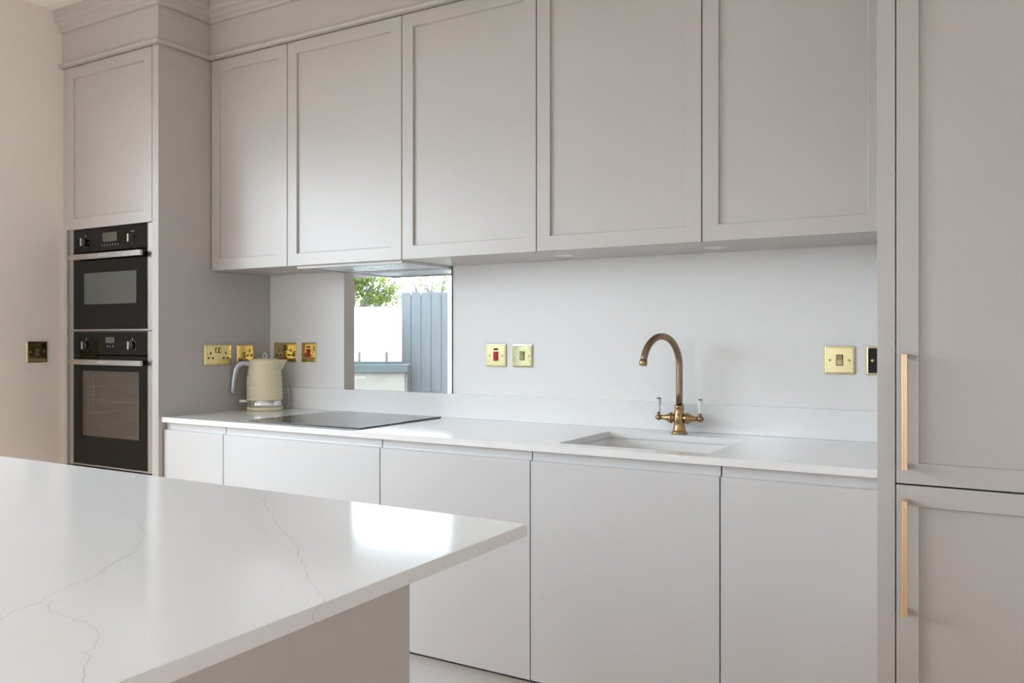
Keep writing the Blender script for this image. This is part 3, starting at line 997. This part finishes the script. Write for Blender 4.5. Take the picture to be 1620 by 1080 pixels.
def ribbon(bm, pts, w, z, mi, jit=.006, sub=5):
    P_ = []
    for a, c in zip(pts, pts[1:]):
        for k in range(sub):
            f = k / sub
            P_.append(Vector((a[0] + (c[0] - a[0]) * f + random.uniform(-jit, jit), a[1] + (c[1] - a[1]) * f + random.uniform(-jit, jit))))
    P_.append(Vector(pts[-1]))
    L, R_ = [], []
    for i, p in enumerate(P_):
        d = (P_[min(i + 1, len(P_) - 1)] - P_[max(i - 1, 0)])
        d = d.normalized() if d.length > 0 else Vector((1, 0))
        n = Vector((-d.y, d.x)) * w * random.uniform(.3, 1.0) / 2
        x1_, x2_ = min(p.x + n.x, IX1 - .0015), min(p.x - n.x, IX1 - .0015)
        L.append(bm.verts.new((x1_, p.y + n.y, z))); R_.append(bm.verts.new((x2_, p.y - n.y, z)))
    for i in range(len(P_) - 1):
        f = bm.faces.new((L[i], L[i + 1], R_[i + 1], R_[i])); f.material_index = mi


VE = {'A': [(2.675, -2.332), (2.658, -2.3), (2.647, -2.269), (2.619, -2.222), (2.606, -2.177), (2.588, -2.146), (2.558, -2.108), (2.535, -2.062), (2.498, -2.018), (2.453, -1.98), (2.383, -1.937), (2.319, -1.88)],
      'B': [(2.647, -2.269), (2.689, -2.281), (2.739, -2.287), (2.772, -2.288), (2.815, -2.3), (2.842, -2.319), (2.861, -2.341), (2.892, -2.364), (2.93, -2.391)],
      'C': [(2.327, -1.588), (2.413, -1.682), (2.496, -1.743), (2.591, -1.814), (2.671, -1.865), (2.712, -1.892), (2.768, -1.941), (2.827, -1.991), (2.889, -2.038), (2.942, -2.073), (2.957, -2.091)],
      'D': [(2.552, -1.837), (2.641, -1.883), (2.712, -1.917), (2.766, -1.943)],
      'E': [(2.854, -2.058), (2.884, -2.107), (2.931, -2.154), (2.957, -2.182)]}
veins = nb()
for k, w_, mi in (('A', .0022, 0), ('B', .0018, 0), ('C', .0024, 0), ('D', .0016, 1), ('E', .0014, 1)):
    ribbon(veins, VE[k], w_, .91012, mi, .0035)
for ys in ([-1.832, -1.836, -1.826], [-2.094, -2.111, -2.112, -2.105]):
    zs = [.9095 - .0205 * i / (len(ys) - 1) for i in range(len(ys))]
    for i in range(len(ys) - 1):
        v = [veins.verts.new(p) for p in ((IX1 + .0001, ys[i] - .0007, zs[i]), (IX1 + .0001, ys[i] + .0007, zs[i]), (IX1 + .0001, ys[i + 1] + .0007, zs[i + 1]), (IX1 + .0001, ys[i + 1] - .0007, zs[i + 1]))]
        veins.faces.new(v)
it = thing('island_worktop', 'large white veined quartz slab on the island in the foreground', 'worktop', ((IX0 + IX1) / 2, (IY0 + IY1) / 2, .8885))
obj('slab', bm, M['quartz'], it, .0015)
obj('veins', veins, [M['vein'], M['vein_soft']], it, label='fine grey brown veins')
t = thing('kitchen_island', 'painted island cabinet with plain end panel under the foreground slab', 'island', (1.87, -2.25, 0))
obj('end_panel', bx(2.9353, 2.9553, -2.60, -1.9129, 0, .8883), M['paint'], t, .001)
obj('end_panel', bx(.80, .82, -2.60, -1.9129, 0, .8883), M['paint'], t, .001)
obj('back_panel', bx(.8205, 2.9350, -1.9310, -1.9135, 0, .8883), M['paint'], t, .001)
bm = nb(); box(bm, .8205, 2.9350, -2.57, -1.9315, .15, .8883)
obj('carcass', bm, M['carcass'], t)
for k in range(3):
    x0 = .8215 + k * .7045
    bm = nb(); jpull(bm, x0, x0 + .7020, .1525, .8850, 2.5720)
    for v in bm.verts:
        v.co.y = -v.co.y
    bmesh.ops.translate(bm, verts=bm.verts, vec=(0, -.0225, 0))
    obj('door', bm, M['base_paint'], t)

# ------------------------------------------------------------------ garden, seen in the mirror
ax_ = Vector((-.5062, -.8624, 0)); rt = Vector((.8624, -.5062, 0))
MC = Vector((3.6948, 2.8766, 0))


def gp(l, D, z=0.0):
    p = MC + ax_ * D + rt * l
    return Vector((p.x, p.y, z))


def gbox(bm, l0, l1, D0, D1, z0, z1):
    v = [bm.verts.new(gp(l, D, z)) for l in (l0, l1) for D in (D0, D1) for z in (z0, z1)]
    for f in ((0, 1, 3, 2), (4, 6, 7, 5), (0, 4, 5, 1), (2, 3, 7, 6), (0, 2, 6, 4), (1, 5, 7, 3)):
        bm.faces.new([v[i] for i in f])


o = obj('patio', bx(-9.0, XL - .32, -14.0, 4.0, -.16, -.10), M['paving']); o['kind'] = 'structure'
o = obj('gravel', bx(-22, 12, -30, 12, -.30, -.17), M['grass']); o['kind'] = 'structure'
GD = 9.5
L = lambda u, D: (u - 813.75) / 1329.1 * D
H_ = lambda v, D: 1.2413 - (v - 533.6) / 1329.1 * D
t = thing('garden_wall', 'cream garden wall with blue grey coping, reflected in the mirror', 'wall', gp(-3.0, GD + .15, -.1))
bm = nb(); gbox(bm, -5.0, L(641, GD), GD, GD + .28, -.10, H_(589, GD) - .001)
obj('wall_body', bm, M['render_wall'], t)
bm = nb(); gbox(bm, -5.0, L(647.5, GD), GD - .045, GD + .325, H_(589, GD), H_(576.5, GD))
obj('coping', bm, M['coping'], t, .006, label='blue grey stone coping')
t = thing('balustrade', 'frosted white balustrade on small posts above the garden wall, in the mirror', 'balustrade', gp(-3.0, GD + .15, H_(576.5, GD)))
zc, zt_ = H_(576.5, GD), H_(485, GD)
us = [588]
pw = .575
edges = [L(636, GD) - k * pw for k in range(7)]
for k in range(6):
    bm = nb(); gbox(bm, edges[k + 1] + .012, edges[k] - .012, GD + .13, GD + .145, zc + .035, zt_)
    obj('panel', bm, M['frost'], t)
    for f in (.14, .68):
        l = edges[k + 1] + pw * f
        bm = nb(); gbox(bm, l - .012, l + .012, GD + .115, GD + .128, zc + .0005, zc + .14)
        obj('post', bm, M['black'], t)
bm = nb(); gbox(bm, edges[-1], edges[0], GD + .108, GD + .113, zc + .0005, zc + .010); gbox(bm, edges[-1], edges[0], GD + .12, GD + .15, zc + .0005, zc + .034)
obj('base_rail', bm, M['coping'], t)

FD = 9.95
t = thing('garden_fence', 'blue grey vertical board fence, reflected in the right half of the mirror', 'fence', gp(-.5, FD, -.1))
fz = H_(462, FD)
random.seed(3)
bw = 15.9 / 1329.1 * FD
l = L(635.5, FD)
for k in range(26):
    bm = nb(); gbox(bm, l + .003, l + bw - .003, FD, FD + .02, -.10, fz + random.uniform(-.006, .006))
    obj('board', bm, M['fence'], t)
    l += bw
bm = nb()
gbox(bm, L(635.5, FD), l, FD + .021, FD + .036, -.10, fz - .03)
obj('backing_boards', bm, M['fence_gap'], t)
bm = nb()
for z in (.25, .95, 1.55):
    gbox(bm, L(635.5, FD), l, FD + .037, FD + .07, z, z + .08)
obj('rail', bm, M['fence_gap'], t)
bm = nb()
for k in range(3):
    a = L(640, FD) + k * 1.4
    gbox(bm, a, a + .09, FD + .071, FD + .16, -.10, fz - .05)
obj('fence_post', bm, M['fence_gap'], t)


def tree(name, label, base, trunk_h, blobs, nleaf, seed, size=.06):
    random.seed(seed)
    t = thing(name, label, 'tree', base)
    bm = nb()
    b0 = Vector(base)
    top = b0 + Vector((0, 0, trunk_h))
    tube(bm, [b0, b0 + Vector((.05, .03, trunk_h * .5)), top], [.13, .10, .07], 10)
    for c, r in blobs:
        cc = Vector(c)
        mid_ = top.lerp(cc, .5) + Vector((random.uniform(-.1, .1), random.uniform(-.1, .1), -.1))
        tube(bm, [top - Vector((0, 0, .3)), mid_, cc], [.05, .035, .012], 8)
        for q in range(5):
            e_ = cc + Vector([random.gauss(0, 1) for _ in range(3)]).normalized() * r * .85
            tube(bm, [mid_.lerp(cc, .6), cc.lerp(e_, .5) + Vector((0, 0, .04)), e_], [.02, .012, .004], 6)
    obj('trunk', bm, M['bark'], t)
    bm = nb()
    tot = sum(r ** 2 for _, r in blobs)
    for c, r in blobs:
        cc = Vector(c)
        # leaves gathered in small sprays
        for q in range(int(nleaf * r * r / tot / 14)):
            s0 = cc + Vector([random.gauss(0, 1) for _ in range(3)]).normalized() * r * random.uniform(.2, 1.0) ** .6
            for w_ in range(14):
                p = s0 + Vector([random.gauss(0, .10 * r + .03) for _ in range(3)])
                u_ = Vector([random.gauss(0, 1) for _ in range(3)]).normalized()
                v_ = u_.cross(Vector([random.gauss(0, 1) for _ in range(3)])).normalized()
                s_ = size * random.uniform(.6, 1.2)
                bm.faces.new([bm.verts.new(p + u_ * s_), bm.verts.new(p + v_ * s_ * .45), bm.verts.new(p - u_ * s_), bm.verts.new(p - v_ * s_ * .45)])
    obj('foliage', bm, M['leaf'], t)
    return t


TD = 15.0


def tp(u, v, D):
    return tuple(gp(L(u, D), D, H_(v, D)))


tree('garden_tree', 'bright green leafy tree above the garden wall, reflected in the mirror', tuple(gp(L(548, TD), TD, -.17)), 1.6,
     [(tp(558, 448, TD), .36), (tp(575, 438, TD), .26), (tp(592, 450, TD), .36), (tp(583, 472, TD), .34), (tp(608, 458, TD), .30), (tp(618, 468, TD), .20), (tp(535, 430, TD), .6), (tp(500, 450, TD), .8), (tp(565, 415, TD), .35), (tp(625, 453, TD), .10)], 9000, 5, .038)
tree('sparse_tree', 'sparse pale tree with thin twigs above the garden fence, in the mirror', tuple(gp(L(690, 17), 17, -.17)), 1.7,
     [(tp(655, 455, 17), .30), (tp(682, 450, 17), .40), (tp(705, 445, 17), .45), (tp(680, 459, 17), .25), (tp(730, 440, 17), .8)], 260, 9, .05)
